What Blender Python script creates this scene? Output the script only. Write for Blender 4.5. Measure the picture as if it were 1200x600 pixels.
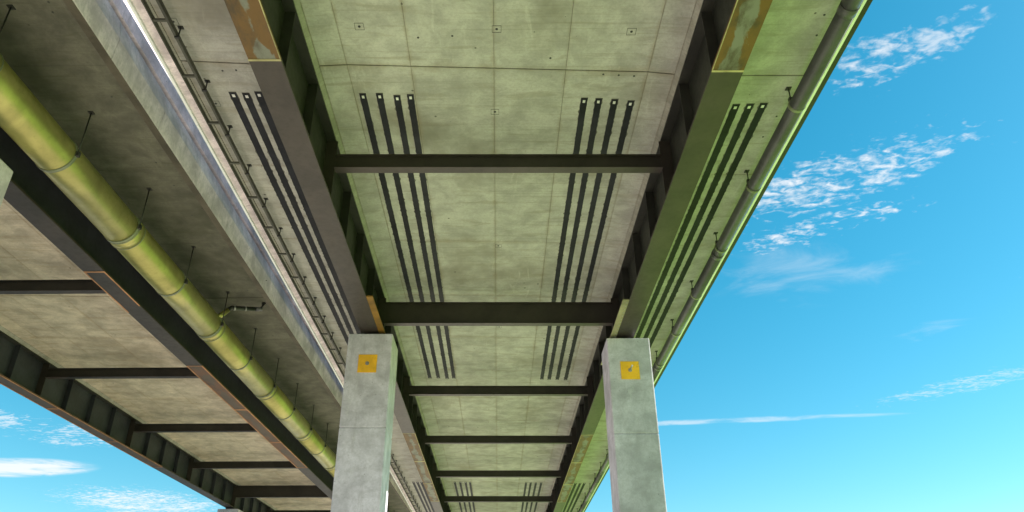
import bpy, math, random
from mathutils import Vector, Matrix
R = math.radians
random.seed(7)
for o in list(bpy.data.objects):
    bpy.data.objects.remove(o)
scene = bpy.context.scene
COL = scene.collection

# ------------------------------------------------------------------ camera
CAM_Z = 1.6
cd = bpy.data.cameras.new('camera')
cd.sensor_width = 36.0
cd.lens = 26.28
cd.shift_x = 16.0 / 1200
cd.clip_start = 0.1
cd.clip_end = 6000
cam = bpy.data.objects.new('camera', cd)
cam.location = (0, 0, CAM_Z)
cam.rotation_euler = (R(90 + 28.72), 0, 0)
COL.objects.link(cam)
scene.camera = cam

# ------------------------------------------------------------------ light
SUN_EL, SUN_AZ = 31.0, 84.0          # azimuth from +Y towards +X
SUN_W, SKY_W, EXPO = 5.0, 0.056, 1.7
to_sun = Vector((math.cos(R(SUN_EL)) * math.sin(R(SUN_AZ)), math.cos(R(SUN_EL)) * math.cos(R(SUN_AZ)), math.sin(R(SUN_EL))))
sd = bpy.data.lights.new('sun', 'SUN')
sd.energy = SUN_W
sd.angle = R(0.5)
sd.color = (1.0, 0.95, 0.86)
so = bpy.data.objects.new('sun', sd)
so.rotation_euler = to_sun.to_track_quat('Z', 'Y').to_euler()
so.location = (60, 10, 60)
COL.objects.link(so)

vs = scene.view_settings
vs.view_transform = 'Standard'
vs.look = 'None'
vs.gamma = 1
vs.use_curve_mapping = False
vs.exposure = EXPO


class NT:
    """small helper around a node tree"""
    def __init__(s, tree):
        s.t = tree
        tree.nodes.clear()

    def n(s, typ, **kw):
        nd = s.t.nodes.new(typ)
        for k, v in kw.items():
            setattr(nd, k, v)
        return nd

    def put(s, sock, v):
        if isinstance(v, bpy.types.NodeSocket):
            s.t.links.new(v, sock)
        elif v is not None:
            sock.default_value = v

    def m(s, op, a, b=None, c=None, clamp=False):
        nd = s.n('ShaderNodeMath', operation=op, use_clamp=clamp)
        for i, v in enumerate((a, b, c)):
            if v is not None:
                s.put(nd.inputs[i], v)
        return nd.outputs[0]

    def vm(s, op, a, b=None):
        nd = s.n('ShaderNodeVectorMath', operation=op)
        s.put(nd.inputs[0], a)
        if b is not None:
            s.put(nd.inputs[1], b)
        return nd.outputs[0]

    def noise(s, vec, scale, detail=4, rough=0.55, dist=0.0):
        nd = s.n('ShaderNodeTexNoise')
        s.put(nd.inputs['Vector'], vec)
        nd.inputs['Scale'].default_value = scale
        nd.inputs['Detail'].default_value = detail
        nd.inputs['Roughness'].default_value = rough
        nd.inputs['Distortion'].default_value = dist
        return nd.outputs['Fac']

    def ramp(s, v, a, b, lo=0.0, hi=1.0):
        nd = s.n('ShaderNodeMapRange', interpolation_type='SMOOTHSTEP')
        s.put(nd.inputs[0], v)
        nd.inputs[1].default_value = a
        nd.inputs[2].default_value = b
        nd.inputs[3].default_value = lo
        nd.inputs[4].default_value = hi
        return nd.outputs[0]

    def mix(s, f, a, b, mode='MIX'):
        nd = s.n('ShaderNodeMix', data_type='RGBA', blend_type=mode)
        s.put(nd.inputs[0], f)
        for i, v in ((6, a), (7, b)):
            if isinstance(v, tuple):
                v = (v[0], v[1], v[2], 1)
            s.put(nd.inputs[i], v)
        return nd.outputs[2]


world = bpy.data.worlds.new('World')
scene.world = world
world.use_nodes = True
W = NT(world.node_tree)
sky = W.n('ShaderNodeTexSky', sky_type='NISHITA')
sky.sun_disc = False
sky.sun_elevation = R(SUN_EL)
sky.sun_rotation = R(SUN_AZ)
sky.altitude = 200
sky.air_density = 1.0
sky.dust_density = 0.3
sky.ozone_density = 2.0
hs = W.n('ShaderNodeHueSaturation')
hs.inputs['Hue'].default_value = 0.466
hs.inputs['Saturation'].default_value = 1.42
hs.inputs['Value'].default_value = 1.0
W.put(hs.inputs['Color'], sky.outputs[0])
geo = W.n('ShaderNodeTexCoord')
dirv = geo.outputs['Generated']
sep = W.n('ShaderNodeSeparateXYZ')
W.put(sep.inputs[0], dirv)
zc = W.m('MAXIMUM', sep.outputs[2], 0.03)
px, py = W.m('DIVIDE', sep.outputs[0], zc), W.m('DIVIDE', sep.outputs[1], zc)
cmb = W.n('ShaderNodeCombineXYZ')
W.put(cmb.inputs[0], px)
W.put(cmb.inputs[1], py)
P = cmb.outputs[0]        # position on a flat cloud layer one unit above


def cloud_patch(cx, cy, ang, rx, ry, texture, lo, hi, amount):
    """elliptic bank of cloud on the layer, broken up by a texture"""
    dx, dy = W.m('SUBTRACT', px, cx), W.m('SUBTRACT', py, cy)
    c, s_ = math.cos(ang), math.sin(ang)
    u = W.m('DIVIDE', W.m('ADD', W.m('MULTIPLY', dx, c), W.m('MULTIPLY', dy, s_)), rx)
    v = W.m('DIVIDE', W.m('SUBTRACT', W.m('MULTIPLY', dy, c), W.m('MULTIPLY', dx, s_)), ry)
    r = W.m('SQRT', W.m('ADD', W.m('MULTIPLY', u, u), W.m('MULTIPLY', v, v)))
    mask = W.ramp(r, 1.0, 0.35)
    body = W.ramp(W.m('SUBTRACT', texture, W.m('MULTIPLY', W.m('SUBTRACT', 1.0, mask), 0.16)), lo, hi)
    return W.m('MULTIPLY', W.m('MULTIPLY', body, W.ramp(r, 1.15, 0.8)), amount)


mp = W.n('ShaderNodeMapping')
mp.inputs['Rotation'].default_value = (0, 0, R(52))
mp.inputs['Scale'].default_value = (1.0, 1.7, 1)
W.put(mp.inputs['Vector'], P)
puffs = W.m('ADD', W.m('MULTIPLY', W.noise(mp.outputs[0], 24, 3, 0.5, 0.7), 0.7), W.m('MULTIPLY', W.noise(P, 75, 4, 0.6, 0.4), 0.3))
big = W.noise(mp.outputs[0], 5.0, 4, 0.5, 0.3)
fluffy = W.m('ADD', W.m('MULTIPLY', puffs, 0.7), W.m('MULTIPLY', big, 0.3))
soft = W.noise(mp.outputs[0], 3.2, 7, 0.6, 0.8)


def layer_xy(u, v):
    a, b = (u - 584) / 876, (300 - v) / 876
    th = R(28.72)
    z = math.sin(th) + b * math.cos(th)
    return a / z, (math.cos(th) - b * math.sin(th)) / z


def bank(u0, v0, u1, v1, width, *rest):
    x0, y0 = layer_xy(u0, v0)
    x1, y1 = layer_xy(u1, v1)
    L = math.hypot(x1 - x0, y1 - y0) / 2
    return cloud_patch((x0 + x1) / 2, (y0 + y1) / 2, math.atan2(y1 - y0, x1 - x0), L * 1.15, width, *rest)


clouds = [
    bank(820, 268, 1165, 148, 0.17, fluffy, 0.42, 0.68, 0.9),
    bank(840, 305, 1100, 225, 0.12, fluffy, 0.45, 0.67, 0.85),
    bank(940, 110, 1110, 35, 0.12, fluffy, 0.44, 0.68, 0.8),
    bank(1040, 85, 1180, -10, 0.09, fluffy, 0.46, 0.66, 0.55),
    bank(720, 498, 1030, 486, 0.05, soft, 0.25, 0.75, 0.55),
    bank(1010, 478, 1270, 420, 0.16, fluffy, 0.42, 0.68, 0.55),
    bank(1040, 400, 1130, 375, 0.10, soft, 0.40, 0.75, 0.22),
    bank(830, 330, 1050, 320, 0.22, soft, 0.35, 0.8, 0.30),
    bank(-60, 552, 92, 545, 0.22, soft, 0.15, 0.52, 0.9),
    bank(70, 590, 270, 590, 0.7, fluffy, 0.38, 0.62, 0.9),
    bank(-60, 480, 30, 500, 0.30, fluffy, 0.40, 0.56, 0.6),
    bank(20, 520, 180, 500, 0.3, fluffy, 0.45, 0.6, 0.5),
    # more of the same outside the frame
    cloud_patch(2.4, 2.2, 0.6, 1.2, 0.4, fluffy, 0.44, 0.58, 0.8),
    cloud_patch(-2.6, -0.6, -0.4, 1.1, 0.35, fluffy, 0.44, 0.58, 0.8),
    cloud_patch(0.9, -2.0, 0.3, 1.4, 0.4, fluffy, 0.44, 0.58, 0.8),
    cloud_patch(-4.0, 3.0, 0.2, 1.5, 0.5, fluffy, 0.44, 0.58, 0.8),
]
acc = clouds[0]
for c in clouds[1:]:
    acc = W.m('MAXIMUM', acc, c)
skycol = W.mix(acc, hs.outputs[0], (5.6, 5.75, 5.9))
bg = W.n('ShaderNodeBackground')
W.put(bg.inputs['Color'], skycol)
bg.inputs['Strength'].default_value = SKY_W
wo = W.n('ShaderNodeOutputWorld')
W.put(wo.inputs['Surface'], bg.outputs[0])

# ------------------------------------------------------------------ materials
MATS = {}


def new_mat(name):
    m = bpy.data.materials.new(name)
    m.use_nodes = True
    t = NT(m.node_tree)
    b = t.n('ShaderNodeBsdfPrincipled')
    o = t.n('ShaderNodeOutputMaterial')
    t.t.links.new(b.outputs[0], o.inputs[0])
    g = t.n('ShaderNodeNewGeometry')
    MATS[name] = m
    return t, b, g.outputs['Position']


def scaled(t, vec, s):
    return t.vm('MULTIPLY', vec, s)


def bump(t, b, h, strength, dist=0.02):
    n = t.n('ShaderNodeBump')
    n.inputs['Strength'].default_value = strength
    n.inputs['Distance'].default_value = dist
    t.put(n.inputs['Height'], h)
    t.put(b.inputs['Normal'], n.outputs[0])


def concrete(name, base, stain=(0.6, 0.55, 0.42), streak=(0.5, 3.0, 1.0), dark=0.5, mott=0.25, pits=2.6, seams=0.0):
    t, b, pos = new_mat(name)
    big = t.noise(pos, 0.35, 5, 0.6, 0.4)
    mid = t.noise(pos, 1.7, 6, 0.65, 0.3)
    st = t.noise(scaled(t, pos, streak), 1.6, 5, 0.6, 0.6)
    fine = t.noise(pos, 22, 4, 0.7)
    rnd = t.n('ShaderNodeObjectInfo').outputs['Random']
    col = t.mix(t.ramp(mid, 0.3, 0.72), tuple(c * (1 - mott) for c in base), tuple(c * (1 + mott * 0.7) for c in base))
    # stained clouds of grime
    f = t.m('MULTIPLY', t.ramp(big, 0.48, 0.72), dark)
    col = t.mix(f, col, tuple(c * s * 0.62 for c, s in zip(base, stain)))
    f = t.m('MULTIPLY', t.ramp(st, 0.52, 0.70), 0.42)
    col = t.mix(f, col, tuple(c * s * 0.9 for c, s in zip(base, stain)))
    f = t.m('MULTIPLY', t.ramp(t.noise(scaled(t, pos, (streak[1], streak[0], 1.2)), 1.1, 6, 0.7, 0.5), 0.6, 0.72), 0.35)
    col = t.mix(f, col, tuple(min(0.7, c * 1.5) for c in base))
    col = t.mix(t.m('MULTIPLY', t.ramp(fine, 0.40, 0.68), 0.30), col, tuple(c * 0.55 for c in base))
    smu = t.noise(pos, 5.5, 5, 0.7, 0.8)
    col = t.mix(t.m('MULTIPLY', t.ramp(smu, 0.60, 0.72), 0.24), col, tuple(c * s * 0.6 for c, s in zip(base, stain)))
    # fine board lines left by the formwork
    bl = t.noise(scaled(t, pos, (streak[0] * .8, streak[1] * 7, streak[1] * 2)), 1.0, 3, 0.5)
    col = t.mix(t.m('MULTIPLY', t.ramp(bl, 0.56, 0.68), 0.22), col, tuple(c * s * 0.7 for c, s in zip(base, stain)))
    if seams:
        gs = t.n('ShaderNodeSeparateXYZ')
        t.put(gs.inputs[0], t.n('ShaderNodeTexCoord').outputs['Generated'])
        ed = None
        for ax in (0, 1):
            e1 = t.m('MINIMUM', gs.outputs[ax], t.m('SUBTRACT', 1.0, gs.outputs[ax]))
            ed = e1 if ed is None else t.m('MINIMUM', ed, e1)
        sn = t.noise(pos, 1.3, 5, 0.65, 0.4)
        f = t.m('MULTIPLY', t.ramp(t.m('SUBTRACT', ed, t.m('MULTIPLY', t.m('SUBTRACT', sn, 0.5), 0.16)), 0.05, -0.03), seams)
        col = t.mix(f, col, tuple(c * s for c, s in zip(base, (0.55, 0.43, 0.27))))
    v = t.m('MULTIPLY_ADD', rnd, 0.14, 0.93)
    cc = t.n('ShaderNodeCombineColor')
    for i in range(3):
        t.put(cc.inputs[i], v)
    col = t.mix(1.0, col, cc.outputs[0], 'MULTIPLY')
    h = t.m('ADD', t.m('MULTIPLY', fine, 0.4), t.m('MULTIPLY', mid, 0.6))
    if pits:
        vo = t.n('ShaderNodeTexVoronoi')
        t.put(vo.inputs['Vector'], pos)
        vo.inputs['Scale'].default_value = pits
        s3 = t.n('ShaderNodeSeparateColor')
        t.put(s3.inputs[0], vo.outputs['Color'])
        rad = t.m('MULTIPLY_ADD', s3.outputs[0], 0.075, 0.005)
        dot = t.m('MULTIPLY', t.m('LESS_THAN', vo.outputs['Distance'], rad), t.m('GREATER_THAN', s3.outputs[1], 0.45))
        col = t.mix(t.m('MULTIPLY', dot, 0.75), col, (0.035, 0.03, 0.022))
        h = t.m('SUBTRACT', h, dot)
    t.put(b.inputs['Base Color'], col)
    b.inputs['Roughness'].default_value = 0.86
    bump(t, b, h, 0.35)


def paint(name, base, rough=0.5, var=0.35, rust=0.0, rustcol=(0.16, 0.06, 0.02), metal=0.0, spec=0.4):
    t, b, pos = new_mat(name)
    n1 = t.noise(pos, 1.1, 6, 0.6, 0.5)
    n2 = t.noise(pos, 9, 5, 0.65)
    col = t.mix(t.ramp(n1, 0.3, 0.7), tuple(c * (1 - var) for c in base), tuple(c * (1 + var) for c in base))
    col = t.mix(t.m('MULTIPLY', t.ramp(n2, 0.5, 0.75), 0.3), col, tuple(c * 0.5 for c in base))
    if rust:
        col = t.mix(t.m('MULTIPLY', t.ramp(t.noise(pos, 3.1, 8, 0.72, 0.6), 0.66 - 0.2 * rust, 0.72), rust), col, rustcol)
    t.put(b.inputs['Base Color'], col)
    b.inputs['Metallic'].default_value = metal
    b.inputs['Specular IOR Level'].default_value = spec
    t.put(b.inputs['Roughness'], t.m('MULTIPLY_ADD', n2, 0.25, rough - 0.12))
    bump(t, b, n2, 0.12)


concrete('soffit_concrete', (0.385, 0.38, 0.335), dark=0.62, mott=0.24, seams=0.45)
concrete('soffit_tan_lit', (0.57, 0.49, 0.365), stain=(0.68, 0.58, 0.44), dark=0.4, mott=0.3, seams=0.3)  # paler, warmer base stands in for light bounced up under this deck
concrete('soffit_grimy_shade', (0.10, 0.093, 0.072), stain=(0.6, 0.62, 0.45), dark=0.75, mott=0.4)  # grimy concrete, base darkened further to paint in the shade under the overhang
concrete('slab_concrete', (0.30, 0.285, 0.24), dark=0.4)
concrete('parapet_concrete', (0.74, 0.65, 0.66), stain=(0.62, 0.62, 0.62), streak=(4.0, 4.0, 0.3), dark=0.5, mott=0.36, pits=6.0)
concrete('column_concrete', (0.53, 0.50, 0.59), stain=(0.68, 0.67, 0.64), streak=(2.6, 2.6, 0.4), dark=0.5, mott=0.26, pits=7.0)
paint('steel_brown', (0.027, 0.022, 0.017), 0.5, 0.3, 0.12)
paint('steel_web', (0.018, 0.018, 0.014), 0.55, 0.35, 0.15)
paint('steel_flange', (0.040, 0.030, 0.026), 0.48, 0.25, 0.1)
paint('steel_blueblack', (0.024, 0.027, 0.032), 0.5, 0.3, 0.05)
paint('carbon', (0.011, 0.012, 0.016), 0.62, 0.5, spec=0.22)
paint('label_white', (0.62, 0.62, 0.58), 0.7, 0.15)
paint('yellow_paint', (0.78, 0.41, 0.02), 0.6, 0.22, 0.55, (0.35, 0.16, 0.02))
paint('primer_yellow', (0.19, 0.095, 0.014), 0.6, 0.4, 0.6, (0.13, 0.06, 0.015))
paint('primer_grey', (0.25, 0.22, 0.14), 0.6, 0.3, 0.3)
paint('pipe_beige', (0.34, 0.31, 0.11), 0.38, 0.2, 0.25, (0.18, 0.155, 0.07), metal=0.65)
paint('pipe_clamp', (0.16, 0.17, 0.11), 0.45, 0.3, 0.2)
paint('pipe_grey', (0.070, 0.068, 0.074), 0.40, 0.22, 0.35, (0.14, 0.075, 0.03))
paint('dark_steel', (0.022, 0.022, 0.020), 0.5, 0.3, 0.25)
paint('galvanised', (0.30, 0.30, 0.29), 0.45, 0.2, 0.1, metal=0.5)
paint('tray_steel', (0.06, 0.058, 0.045), 0.5, 0.3, 0.3)
paint('weld_rust', (0.42, 0.20, 0.10), 0.7, 0.35, 0.2)
paint('weld_pale', (0.36, 0.31, 0.16), 0.6, 0.4, 0.7)
paint('drip_brown', (0.075, 0.062, 0.046), 0.7, 0.35, 0.2)
paint('white_trim', (0.84, 0.84, 0.86), 0.5, 0.06)
paint('edge_grey', (0.028, 0.027, 0.03), 0.5, 0.2)
paint('barrier_grey', (0.40, 0.40, 0.42), 0.55, 0.15)


def rusty_flange(name, centre, rust, dark):
    """bare plate: rust creeping in from its edges over a worn coat (object space, x across)"""
    t, b, pos = new_mat(name)
    ob = t.n('ShaderNodeTexCoord').outputs['Object']
    sp = t.n('ShaderNodeSeparateXYZ')
    t.put(sp.inputs[0], ob)
    ax = t.m('ABSOLUTE', sp.outputs[0])
    wob = t.noise(scaled(t, pos, (1.6, 0.9, 1)), 1.0, 6, 0.6, 0.4)
    e = t.m('ADD', ax, t.m('MULTIPLY', t.m('SUBTRACT', wob, 0.5), 0.75))
    col = t.mix(t.ramp(e, 0.085, 0.125), centre, rust)
    n = t.noise(scaled(t, pos, (2.2, 1.1, 1)), 1.5, 7, 0.65, 0.3)
    col = t.mix(t.ramp(n, 0.42, 0.70), col, dark)
    t.put(b.inputs['Base Color'], col)
    b.inputs['Roughness'].default_value = 0.62
    bump(t, b, n, 0.3)


rusty_flange('flange_rust', (0.15, 0.15, 0.125), (0.12, 0.058, 0.008), (0.042, 0.026, 0.010))
rusty_flange('flange_rust_brown', (0.085, 0.06, 0.045), (0.12, 0.055, 0.03), (0.06, 0.04, 0.03))

# ground
t, b, pos = new_mat('ground_meadow')
sp = t.n('ShaderNodeSeparateXYZ')
t.put(sp.inputs[0], pos)
wob = t.noise(pos, 0.15, 5, 0.6)
edge = t.m('ADD', sp.outputs[0], t.m('MULTIPLY', t.m('SUBTRACT', wob, 0.5), 6))
gn = t.noise(pos, 2.5, 6, 0.7)
grass = t.mix(gn, (0.12, 0.30, 0.010), (0.22, 0.41, 0.03))
soil = t.mix(gn, (0.48, 0.44, 0.375), (0.60, 0.56, 0.49))
# unseen ground: pale gravel and meadow zones shaped for the light they bounce upward
green = t.ramp(edge, 2.6, 4.0)
t.put(b.inputs['Base Color'], t.mix(green, soil, grass))
b.inputs['Roughness'].default_value = 0.95
bump(t, b, gn, 0.5, 0.05)


# ------------------------------------------------------------------ mesh helpers
class MB:
    def __init__(s):
        s.v, s.f, s.sm = [], [], []

    def box(s, x0, x1, y0, y1, z0, z1):
        b = len(s.v)
        s.v += [(x, y, z) for z in (z0, z1) for y in (y0, y1) for x in (x0, x1)]
        for q in ((0, 2, 3, 1), (4, 5, 7, 6), (0, 1, 5, 4), (2, 6, 7, 3), (0, 4, 6, 2), (1, 3, 7, 5)):
            s.f.append(tuple(b + i for i in q))
            s.sm.append(False)
        return s

    def prism(s, prof, y0, y1, skew=0.0):
        """closed profile [(x, z)] counter-clockwise seen from -Y, run along Y"""
        b, n = len(s.v), len(prof)
        for y in (y0, y1):
            s.v += [(x, y + skew * x, z) for x, z in prof]
        for i in range(n):
            j = (i + 1) % n
            s.f.append((b + i, b + j, b + n + j, b + n + i))
            s.sm.append(False)
        s.f.append(tuple(b + i for i in reversed(range(n))))
        s.f.append(tuple(b + n + i for i in range(n)))
        s.sm += [False, False]
        return s

    def tube(s, pts, r, seg=12, caps=True):
        pts = [Vector(p) for p in pts]
        b = len(s.v)
        for i, p in enumerate(pts):
            d = (pts[min(i + 1, len(pts) - 1)] - pts[max(i - 1, 0)]).normalized()
            up = Vector((0, 0, 1)) if abs(d.z) < 0.9 else Vector((1, 0, 0))
            e1 = d.cross(up).normalized()
            e2 = e1.cross(d).normalized()
            for k in range(seg):
                a = 2 * math.pi * k / seg
                s.v.append(tuple(p + e1 * (r * math.cos(a)) + e2 * (r * math.sin(a))))
        for i in range(len(pts) - 1):
            for k in range(seg):
                k2 = (k + 1) % seg
                s.f.append((b + i * seg + k, b + i * seg + k2, b + (i + 1) * seg + k2, b + (i + 1) * seg + k))
                s.sm.append(True)
        if caps:
            s.f.append(tuple(b + k for k in reversed(range(seg))))
            s.f.append(tuple(b + (len(pts) - 1) * seg + k for k in range(seg)))
            s.sm += [False, False]
        return s

    def ring(s, c, r, w, th, seg=32):
        """a band of width w (along Y) and thickness th wrapped on a pipe of radius r"""
        b = len(s.v)
        for (rr, dy) in ((r, -w / 2), (r + th, -w / 2), (r + th, w / 2), (r, w / 2)):
            for k in range(seg):
                a = 2 * math.pi * k / seg
                s.v.append((c[0] + rr * math.cos(a), c[1] + dy, c[2] + rr * math.sin(a)))
        for q in range(4):
            for k in range(seg):
                k2, q2 = (k + 1) % seg, (q + 1) % 4
                s.f.append((b + q * seg + k, b + q * seg + k2, b + q2 * seg + k2, b + q2 * seg + k))
                s.sm.append(q == 1)
        return s

    def mesh(s, name, mat, bevel=0):
        me = bpy.data.meshes.new(name)
        me.from_pydata(s.v, [], s.f)
        me.polygons.foreach_set('use_smooth', s.sm)
        me.materials.append(MATS[mat])
        import bmesh
        bm = bmesh.new()
        bm.from_mesh(me)
        bmesh.ops.recalc_face_normals(bm, faces=bm.faces)
        if bevel:
            bmesh.ops.bevel(bm, geom=[e for e in bm.edges if e.is_manifold and e.calc_face_angle(0) > 0.5], offset=bevel, segments=2, affect='EDGES', profile=0.6)
        bm.to_mesh(me)
        bm.free()
        return me

    def build(s, name, mat, parent=None, loc=(0, 0, 0), bevel=0):
        return inst(name, s.mesh(name, mat, bevel), parent, loc)


def inst(name, me, parent=None, loc=(0, 0, 0)):
    o = bpy.data.objects.new(name, me)
    o.location = loc
    o.parent = parent
    COL.objects.link(o)
    return o


def tag(o, label, cat, group=None):
    o['label'] = label
    o['kind'] = 'thing'
    o['category'] = cat
    if group:
        o['group'] = group
    return o


def empty(name, loc, rz=0):
    o = bpy.data.objects.new(name, None)
    o.empty_display_size = 0.3
    o.location = loc
    o.rotation_euler = (0, 0, rz)
    COL.objects.link(o)
    return o


# ------------------------------------------------------------------ ground
g = MB()
g.box(-1500, 1500, -1500, 1500, -0.5, 0.0)
go = g.build('ground', 'ground_meadow')
go['kind'] = 'structure'

# ------------------------------------------------------------------ bridges
Y0, Y1 = -48.0, 92.0
SKEW = 0.034
ZF = 9.6            # underside of the girders


def bridge(name, loc, rz, half, zs, beams, pier_y, span, row0, main_joints, soffit, web_inner, rust, seam, edges, par_len, barrier_h, he, cant):
    """all local: x across, y along, z up; zs = soffit height"""
    root = empty(name, loc, rz)
    # --- slab core, above the soffit panels
    hx = half - 0.27     # inner end of soffit
    prof = [(0, zs + .05), (hx - .49, zs + .05), (hx, zs + .005), (hx + .006, zs - .047), (hx + .09, zs - .15), (half + .18, zs - .15), (half + .262, zs - .072), (half + .268, zs - .02), (he - .30, zs + .05), (he - .30, zs + .55), (0, zs + .62)]
    full = prof[:-1] + [(0, zs + .62)] + [(-x, z) for x, z in reversed(prof[1:-1])]
    uw = .28 if seam == 'weld_pale' else .15
    slab = MB().prism(full, Y0, Y1).build('deck_slab', 'slab_concrete', root)
    # --- soffit panels, one object each, open joints between them
    xs = [-hx, -(hx - .49), -1.6, -.08, 1.24, hx - .49, hx]
    zb = lambda x: zs if abs(x) <= hx - .489 else zs - .045 * (abs(x) - hx + .49) / .49
    cols = [(a, b) for a, b in zip(xs[:-1], xs[1:])]
    gap = 0.006
    LEN = 3.2
    metas = []
    for a, b in cols:
        a2, b2 = a + gap / 2, b - gap / 2
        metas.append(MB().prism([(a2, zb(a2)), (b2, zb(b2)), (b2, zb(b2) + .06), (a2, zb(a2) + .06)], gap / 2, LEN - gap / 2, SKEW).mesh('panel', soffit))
    for s in (-1, 1):
        a, b = half + .265, he - uw
        q = [(a, zs - .05), (b, zs), (b, zs + .055), (a, zs + .01)]
        q = [(s * x, z) for x, z in q]
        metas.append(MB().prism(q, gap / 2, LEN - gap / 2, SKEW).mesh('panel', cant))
    rows = [row0 + LEN * k for k in range(-3, 16)]
    for y in rows:
        for me in metas:
            o = inst('panel', me, slab, (0, y, 0))
            if any(abs(y - j) < .1 for j in main_joints):
                o.location.y = y + .024
                o.scale.y = (LEN - .027) / LEN
    # plain panels beyond the visible stretch
    for me_i, me in enumerate(metas):
        for (ya, yb) in ((Y0 + .5, rows[0] - .02), (rows[-1] + LEN + .02, Y1 - .5)):
            o = inst('panel', me, slab, (0, ya, 0))
            o.scale.y = (yb - ya) / LEN
    # --- edge beams and parapets
    for s in (-1, 1):
        L = par_len if s == edges else 7.0
        yb0 = Y0
        da, db, dz, dm = (he - uw - .004, he - .006, -.04, 'drip_brown')
        if seam == 'weld_pale':
            da, db, dz, dm = (he - .002, he + .10, -.05, 'edge_grey') if s > 0 else (he - .285, he - .22, -.02, 'slab_concrete')
        ea = [(da, zs + dz), (db, zs + dz), (db, zs + .02), (da, zs + .02)]
        ea = [(s * x, z) for x, z in ea]
        MB().prism(ea, Y0, Y1).build('drip_strip', dm, slab)
        if seam == 'weld_pale':
            tx = he + .004 if s < 0 else he - .055
            MB().prism([(s * (tx + x), zs + z) for x, z in ((0, -.065), (.05, -.065), (.05, .015), (0, .015))], Y0, Y1).build('edge_trim', 'white_trim', slab)
        pr = [(he - .29, zs + .03), (he - .13, zs + .0), (he - .02, zs - .035), (he, zs - .02), (he + .03, zs + .44), (he - .06, zs + .88), (he - .14, zs + .88), (he - .14, zs + 1.0), (he - .36, zs + 1.0), (he - .36, zs + .5), (he - .29, zs + .5)]
        pr = [(s * x, z) for x, z in pr]
        me = MB().prism(pr, .008, L - .008).mesh('parapet_unit', 'parapet_concrete')
        rail = MB().prism([(s * x, z) for x, z in [(he - .06, zs + 1.0), (he - .06, zs + 1.18), (he - .07, zs + barrier_h), (he - .28, zs + barrier_h), (he - .28, zs + 1.0)]], .004, L - .004).mesh('coping_unit', 'parapet_concrete' if s == edges else 'barrier_grey')  # on the centre bridge an unseen solid barrier, height set to shade the left coping
        k = 0
        while yb0 + L <= Y1 + .01:
            near = -2 < yb0 < 62
            inst('parapet_unit', me, slab, (0, yb0, 0))
            inst('coping_unit', rail, slab, (0, yb0, 0))
            yb0 += L
    # --- main girders
    seg = []
    py = pier_y - 2 * span
    for k in range(5):
        c = pier_y + (k - 2) * span
        seg.append((c - 10.3, c + 10.3, 'steel_flange'))
        seg.append((c + 10.3, c + span - 10.3, rust))
    wt = zs - .19
    for s in (-1, 1):
        gx = s * half
        girder = MB().box(gx - .012, gx + .012, Y0, Y1, ZF + .045, wt).build('girder', web_inner, root)
        MB().box(gx - .20, gx + .20, Y0, Y1, wt, zs - .152).build('top_flange', 'steel_web', girder)
        for a, b, mt in seg:
            a, b = a + SKEW * gx, b + SKEW * gx
            a, b = max(a, Y0), min(b, Y1)
            if b - a < 1:
                continue
            th = .05 if mt == 'steel_flange' else .04
            n = 1 if mt == 'steel_flange' else 3
            for q in range(n):
                ya, yb = a + (b - a) * q / n, a + (b - a) * (q + 1) / n
                zz = ZF if mt == 'steel_flange' else ZF + .006
                MB().box(-.245, .245, ya + .002, yb - .002, zz, ZF + .05).build('bottom_flange', mt, girder, (gx, 0, 0))
                if mt == rust and -6 < ya < 60:
                    w = .014 if seam == 'weld_pale' else .032
                    m = MB()
                    for sx in (-1, 1):
                        if seam == 'weld_rust' or sx == -s:
                            m.box(sx * .247 - (w if sx > 0 else 0), sx * .247 + (w if sx < 0 else 0), ya + .01, yb - .01, ZF - .003, ZF + .008)
                    m.box(-.247, .247, ya + .002, ya + .04, ZF - .004, ZF + .008)
                    m.box(-.247, .247, yb - .04, yb - .002, ZF - .004, ZF + .008)
                    m.build('weld_seam', seam, girder, (gx, 0, 0))
        # stiffeners on the inner side
        si = -s
        x0, x1 = sorted((gx + si * .012, gx + si * .19))
        stiff = MB().box(x0, x1, -.008, .008, ZF + .05, wt).mesh('stiffener', web_inner)
        wide0, wide1 = sorted((gx + si * .012, gx + si * .24))
        stiffw = MB().box(wide0, wide1, -.012, .012, ZF + .05, wt).mesh('stiffener', 'steel_brown')
        for i, y in enumerate(beams):
            inst('stiffener', stiffw, girder, (0, y, 0))
            if i + 1 < len(beams):
                d = beams[i + 1] - y
                for q in (1, 2, 3):
                    inst('stiffener', stiff, girder, (0, y + d * q / 4, 0))
        # splice plates over the joint between dark and bare flange
    # --- cross beams
    for y in beams:
        pierbeam = min(abs(y - (pier_y + k * span)) for k in (-1, 0, 1)) < 2.5
        zb_ = ZF + (.58 if pierbeam else .70)
        zt = ZF + (1.25 if pierbeam else 1.03)
        w = half - .24
        m = MB()
        m.box(-w, w, y - .008, y + .008, zb_ + .016, zt - .016)
        m.box(-w, w, y - .09, y + .09, zt - .016, zt)
        cb = m.build('cross_beam', 'steel_brown', root)
        MB().box(-w, w, y - .10, y + .10, zb_, zb_ + .016).build('bottom_flange', 'steel_flange', cb)
        for s in (-1, 1):
            a, b = sorted((s * w, s * (half - .012)))
            MB().box(a, b, y + .0125, y + .0285, zb_ - .05, zt + .05).build('end_plate', 'steel_brown', cb)
    return root, slab


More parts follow.
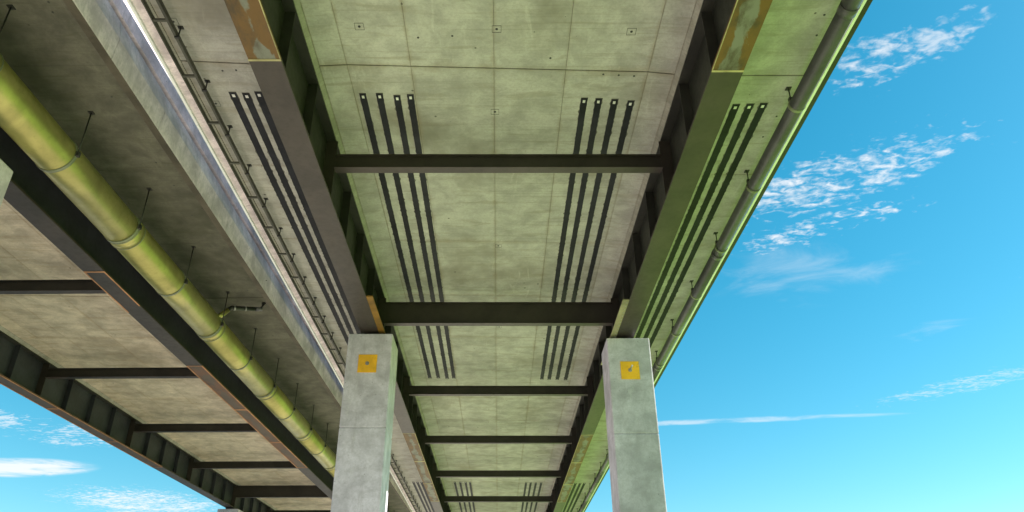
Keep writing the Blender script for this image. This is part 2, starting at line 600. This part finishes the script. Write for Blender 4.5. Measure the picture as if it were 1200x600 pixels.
# centre bridge ------------------------------------------------------------
beamsA = [-21.0, -14.2, -7.6, -1.0, 5.4, 12.3, 19.75, 26.5, 33.3, 40.1, 46.9, 53.7, 60.5]
A, slabA = bridge('girder_bridge', (0, 0, 0), 0, 3.52, 11.2, beamsA, 18.9, 34.5, 10.35, [10.35], 'soffit_concrete', 'steel_web', 'flange_rust', 'weld_pale', -1, 7.0, 1.69, 6.03, 'soffit_concrete')
tag(A, 'dark steel girder bridge with black carbon strips glued under its pale concrete deck', 'bridge', None)

# left bridge --------------------------------------------------------------
beamsB = [-15.8, -9.1, -2.3, 4.4, 11.1, 17.9, 24.6, 31.4, 38.1, 44.9, 51.6, 58.4]
B, slabB = bridge('girder_bridge', (-12.93, 0, 0), -0.0161, 3.32, 11.02, beamsB, 11.2, 34.0, 19.6 - 3.2 * 3, [19.6], 'soffit_tan_lit', 'steel_blueblack', 'flange_rust_brown', 'weld_rust', 1, 2.0, 1.50, 5.94, 'soffit_grimy_shade')
tag(B, 'parallel girder bridge with tan deck underside and brown steel, above the fat pipe', 'bridge', None)

# carbon strips under the centre deck ---------------------------------------
ZSA = 11.2
inner = [-2.60, -2.28, -1.95, -1.69, 1.66, 1.94, 2.25, 2.57]
outer = [-5.07, -4.82, -4.57, 4.63, 4.90, 5.16]
paint('adhesive', (0.11, 0.105, 0.09), 0.8, 0.4)
beads = []
for q in range(5):
    m = MB()
    n, L = 230, 16.15
    for i in range(n + 1):
        y = -.02 + L * i / n + .02 * (i == n)
        wl, wr = [.063 + max(0, random.gauss(0, .011)) for _ in range(2)]
        m.v += [(-wl, y, -.0035), (wr, y, -.0035), (-wl, y, .003), (wr, y, .003)]
    for i in range(n):
        b_ = 4 * i
        for f_ in ((0, 1, 5, 4), (2, 6, 7, 3), (0, 4, 6, 2), (1, 3, 7, 5)):
            m.f.append(tuple(b_ + k for k in f_))
            m.sm.append(False)
    beads.append(m.mesh('adhesive_bead', 'adhesive'))
lab = MB().box(-.024, .024, .05, .125, -.0125, -.008).mesh('label', 'label_white')
for (ys, ye) in ((11.15, 27.3), (45.6, 61.6)):
    me = MB().box(-.062, .062, 0, ye - ys, -.009, .004).mesh('carbon_strip', 'carbon')
    dots = MB().tube([(-.02, .04, -.0085), (-.02, .04, -.014)], .012, 8).tube([(.02, .04, -.0085), (.02, .04, -.014)], .012, 8).mesh('end_fixing', 'label_white')
    for x in inner + outer:
        z = ZSA if abs(x) < 3 else 11.15 + (abs(x) - 3.785) / 1.965 * .05
        o = inst('carbon_strip', me, A, (x, ys + SKEW * x + random.uniform(-.03, .03), z))
        if abs(x) > 3:
            o.rotation_euler.y = -math.atan(.05 / 1.965) * (1 if x > 0 else -1)
        if abs(x) > 3:
            o.scale.x = 1.14
        if ys < 30:
            inst('adhesive_bead', random.choice(beads), o)
        inst('label', lab, o)
        inst('end_fixing', dots, o, (0, ye - ys - .1, 0))

# tie holes in the soffit: a shallow square patch rim with a dark hole
def tie_mesh(name, half, hole, sq):
    m = MB()
    if sq:
        w = .006
        m.box(-half, half, -half, -half + w, -.004, .003)
        m.box(-half, half, half - w, half, -.004, .003)
        m.box(-half, -half + w, -half + w, half - w, -.004, .003)
        m.box(half - w, half, -half + w, half - w, -.004, .003)
    m.tube([(0, 0, .002), (0, 0, -.006)], hole, 10)
    return m.mesh(name, 'dark_steel')


tieA = tie_mesh('tie_hole', .080, .024, True)
tieB = tie_mesh('tie_hole', .0, .020, False)


def soff(u, v, zs):
    a, b = (u - 584) / 876, (300 - v) / 876
    th = R(28.72)
    z = math.sin(th) + b * math.cos(th)
    k = (zs - CAM_Z) / z
    return a * k, (math.cos(th) - b * math.sin(th)) * k


for (u, v) in [(421, 31), (582, 34), (740, 37), (580, 131), (584, 288), (585, 383), (203, 25), (253, 121)]:
    x, y = soff(u, v, ZSA)
    z = ZSA if abs(x) < 3 else 11.15 + (abs(x) - 3.785) / 1.965 * .05
    inst('tie_hole', tieA, slabA, (x, y, z))
for (u, v) in [(966, 17), (957, 41), (910, 136), (894, 160), (707, 87), (725, 88), (743, 89), (530, 42), (261, 82), (277, 81), (490, 44), (645, 68), (526, 500), (560, 501), (587, 502), (643, 503), (533, 533), (585, 534), (630, 535)]:
    x, y = soff(u, v, ZSA)
    z = ZSA if abs(x) < 3 else 11.15 + (abs(x) - 3.785) / 1.965 * .05
    inst('tie_hole', tieB, slabA, (x, y, z))
Bi = Matrix.Translation((-12.93, 0, 0)) @ Matrix.Rotation(-0.0161, 4, 'Z')
Binv = Bi.inverted()
for (u, v) in [(57, 2), (62, 14), (183, 190), (204, 217), (225, 252), (131, 113), (312, 329), (290, 340), (333, 378)]:
    x, y = soff(u, v, 11.02)
    p = Binv @ Vector((x, y, 0))
    inst('tie_hole', tieB, slabB, (p.x, p.y, 10.97 + (abs(p.x) - 3.585) / 2.165 * .05))

# flange widening plates over the piers --------------------------------------
girdersA = [o for o in A.children if o.name.startswith('girder')]
for gobj, s in zip(girdersA, (-1, 1)):
    xa, xb = sorted((s * (3.52 - .247), s * (3.52 - .41)))
    ys = 16.7 if s < 0 else 16.9
    MB().box(xa, xb, ys, ys + 4.6, ZF + .004, ZF + .034).build('widening_plate', 'primer_yellow' if s < 0 else 'primer_grey', gobj)
    m = MB()
    for k in range(22):
        m.tube([(s * 3.235, ys + .15 + k * .2, ZF + .01), (s * 3.235, ys + .15 + k * .2, ZF - .014)], .018, 6)
    if s > 0:
        m.build('bolt_row', 'galvanised', gobj)

gB = [o for o in B.children if o.name.startswith('girder')][1]
m = MB()
for sx in (-1, 1):
    m.box(sx * .231 - .016, sx * .231 + .016, 15.4, 17.7 if sx < 0 else 17.3, ZF - .005, ZF + .004)
m.box(-.215, .215, 15.4, 15.45, ZF - .005, ZF + .004)
m.build('weld_seam', 'weld_rust', gB, (3.32, 0, 0))

# ------------------------------------------------------------------ columns
def column(x, y, width, depth, top, label, group, seam_z=None, plate=None, bolt='flat', rz=0.0):
    root = empty('concrete_column', (x, y, 0), rz)
    w, d = width / 2, depth / 2
    sz = seam_z or top * .6
    MB().box(-w, w, -d, d, -.05, sz - .002).build('shaft', 'column_concrete', root, bevel=.03)
    MB().box(-w, w, -d, d, sz + .002, top).build('shaft', 'column_concrete', root, bevel=.03)
    MB().box(-w + .02, w - .02, -d + .02, d - .02, sz - .05, sz + .05).build('joint_core', 'column_concrete', root)
    bb = MB().box(-.30, .30, -.30, .30, top - .002, top + .05).build('bearing', 'dark_steel', root)
    MB().box(-.24, .24, -.34, .34, top + .05, ZF + .001).build('sole_plate', 'steel_brown', bb)
    if plate:
        pz, px_ = plate
        p = MB().box(px_ - .25, px_ + .25, -d - .022, -d - .001, pz - .25, pz + .25).build('wall_plate', 'yellow_paint', root, bevel=.004)
        m = MB()
        m.tube([(px_, -d - .022, pz), (px_, -d - .032, pz)], .052, 16)
        m.tube([(px_, -d - .03, pz), (px_, -d - .075, pz)], .042, 6)
        if bolt == 'long':
            m.tube([(px_, -d - .07, pz), (px_ + .03, -d - .22, pz + .06)], .022, 10)
        else:
            m.tube([(px_, -d - .07, pz), (px_, -d - .10, pz)], .02, 10)
        m.build('bolt', 'galvanised', p)
    tag(root, label, 'column', group)
    return root


GRP = 'concrete columns carrying the two bridges'
column(-3.46, 19.4, 1.20, 1.2, 9.50, 'grey concrete column with yellow plate and flat nut, beside the cable ladder', GRP, 6.92, (8.64, -.02), 'flat')
column(3.56, 19.7, 1.17, 1.2, 9.50, 'grey concrete column with yellow plate and projecting bolt, beside the slim grey pipe', GRP, 6.85, (8.56, -.02), 'long')
for (lx, ly, lbl) in ((3.32, 10.68, 'concrete column without plate beside the fat round pipe, under the parallel bridge'),
                      (-3.32, 45.2, 'distant concrete column under the outer girder of the parallel bridge'),
                      (3.32, 45.2, 'distant concrete column under the inner girder of the parallel bridge')):
    p = Bi @ Vector((lx, ly, 0))
    column(p.x, p.y, 1.2, 1.2, 9.50, lbl, GRP, 6.9, rz=-0.0161)


# ------------------------------------------------------------------ pipe under the left bridge
def hung_pipe(name, root, xc, zc, r, y0, y1, seclen, off, clamp_y, zsoff, rod_dx, mats, double, coup_w):
    y = y0
    sec = MB().tube([(xc, .003, zc), (xc, seclen - .003, zc)], r, 40).mesh('pipe_section', mats[0])
    while y < y1:
        inst('pipe_section', sec, root, (0, y, 0))
        if y > y0:
            MB().ring((xc, y, zc), r - .002, coup_w, .014).build('coupling', mats[0], root)
            if double:
                for d in (-1, 1):
                    MB().ring((xc, y + d * coup_w * .42, zc), r + .008, .022, .012).build('coupling_rim', mats[1], root)
        y += seclen
    for cy in clamp_y:
        c = MB().ring((xc, cy, zc), r - .001, .07, .016).build('clamp', mats[1], root)
        m = MB()
        xr = xc + rod_dx
        zr = zc + math.sqrt(max(0, (r + .01) ** 2 - rod_dx ** 2)) if abs(rod_dx) < r else zc
        m.box(min(xc + (r - .01 if rod_dx > 0 else -.03), xr - .04), max(xr + .04, xc + .03), cy - .035, cy + .035, zr - .05, zr + .05)
        m.build('clamp_ear', mats[2], c)
        rod = MB().tube([(xr, cy, zr), (xr, cy, zsoff(xr) + .004)], .013, 8).build('hanger_rod', mats[2], root)
        MB().box(xr - .05, xr + .05, cy - .05, cy + .05, zsoff(xr) - .012, zsoff(xr) + .003).build('anchor_plate', mats[2], rod)


zsB = lambda x: 10.97 + (abs(x) - 3.585) / 2.165 * .05
P1 = empty('drain_pipe', (-12.93, 0, 0), -0.0161)
cl = [11.45 + 2.65 * k for k in range(-4, 17)]
hung_pipe('drain_pipe', P1, 4.46, 10.0, .375, 11.45 + .18 + 2.65 - 5.3 * 4, 60, 5.3, 0, cl, zsB, .40, ('pipe_beige', 'pipe_clamp', 'dark_steel'), True, .30)
tag(P1, 'fat pale round drain pipe hanging on rods beside the parallel bridge girder', 'pipe')
# branch drain
bp = [soff(250, 378, 10.2), soff(262, 372, 10.45), soff(300, 366, 10.75), soff(305, 363, 10.98)]
zz = [10.15, 10.62, 10.78, 10.985]
pts = [Binv @ Vector((4.75 - 12.93, 19.9, 0))]
b0 = Vector((4.72, 19.4, 10.22))
b1 = Vector((4.95, 19.6, 10.60))
b2 = Vector((5.50, 20.05, 10.76))
b3 = Vector((5.62, 20.15, 10.80))
b4 = Vector((5.66, 20.18, 11.02))
br = MB().tube([b0, b1, b2], .062, 14).build('branch_pipe', 'dark_steel', P1)
MB().tube([b2 - (b2 - b1) * .02, b3, b4], .068, 14).build('elbow', 'pipe_grey', br)
d = (b1 - b0)
MB().tube([b0 - d * .15, b0 + d * .75], .075, 14).build('socket', 'pipe_beige', br)
MB().tube([b1 + (b2 - b1) * .1, b1 + (b2 - b1) * .16], .074, 14).build('pipe_clip', 'galvanised', br)
MB().tube([b1 + (b2 - b1) * .55, b1 + (b2 - b1) * .60], .074, 14).build('pipe_clip', 'galvanised', br)

# pipe along the edge of the centre bridge
zsA = lambda x: 11.15 + (abs(x) - 3.785) / 1.965 * .05
P2 = empty('edge_pipe', (0, 0, 0))
cl = [10.9 + 2.7 * k for k in range(-4, 17)]
hung_pipe('edge_pipe', P2, 5.575, 10.78, .142, 8.55 - 8.1 * 3, 60, 8.1, 0, cl, zsA, -.08, ('pipe_grey', 'pipe_clamp', 'dark_steel'), False, .16)
tag(P2, 'slim grey pipe with rust spots running along the sunny deck edge', 'pipe')

# ------------------------------------------------------------------ cable ladder under the centre bridge
CL = empty('cable_ladder', (0, 0, 0))
zt = 11.02
for x, w in ((-5.47, .035), (-5.73, .015)):
    MB().box(x - w, x + w * .3, -6, 60, zt - .05, zt + .05).build('rail', 'tray_steel', CL)
rung = MB().box(-5.726, -5.505, -.025, .025, zt - .04, zt - .005).mesh('rung', 'tray_steel')
hm = MB()
hm.tube([(0, 0, -.05), (0, 0, .17)], .013, 8)
hm.box(-.06, .03, -.02, .02, -.075, -.05)
hook = hm.mesh('hanger', 'dark_steel')
cap = MB().box(-.045, .045, -.035, .035, 0, .014).mesh('foot_plate', 'dark_steel')
for k in range(-7, 38):
    y = 9.0 + 1.34 * k
    inst('rung', rung, CL, (0, y, 0))
    x = -5.44
    h = inst('hanger', hook, CL, (x, y + .35, zsA(x) - .17))
    inst('foot_plate', cap, h, (0, 0, .154))
tag(CL, 'thin steel cable ladder hung beneath the deck edge beside the gap', 'cable ladder')
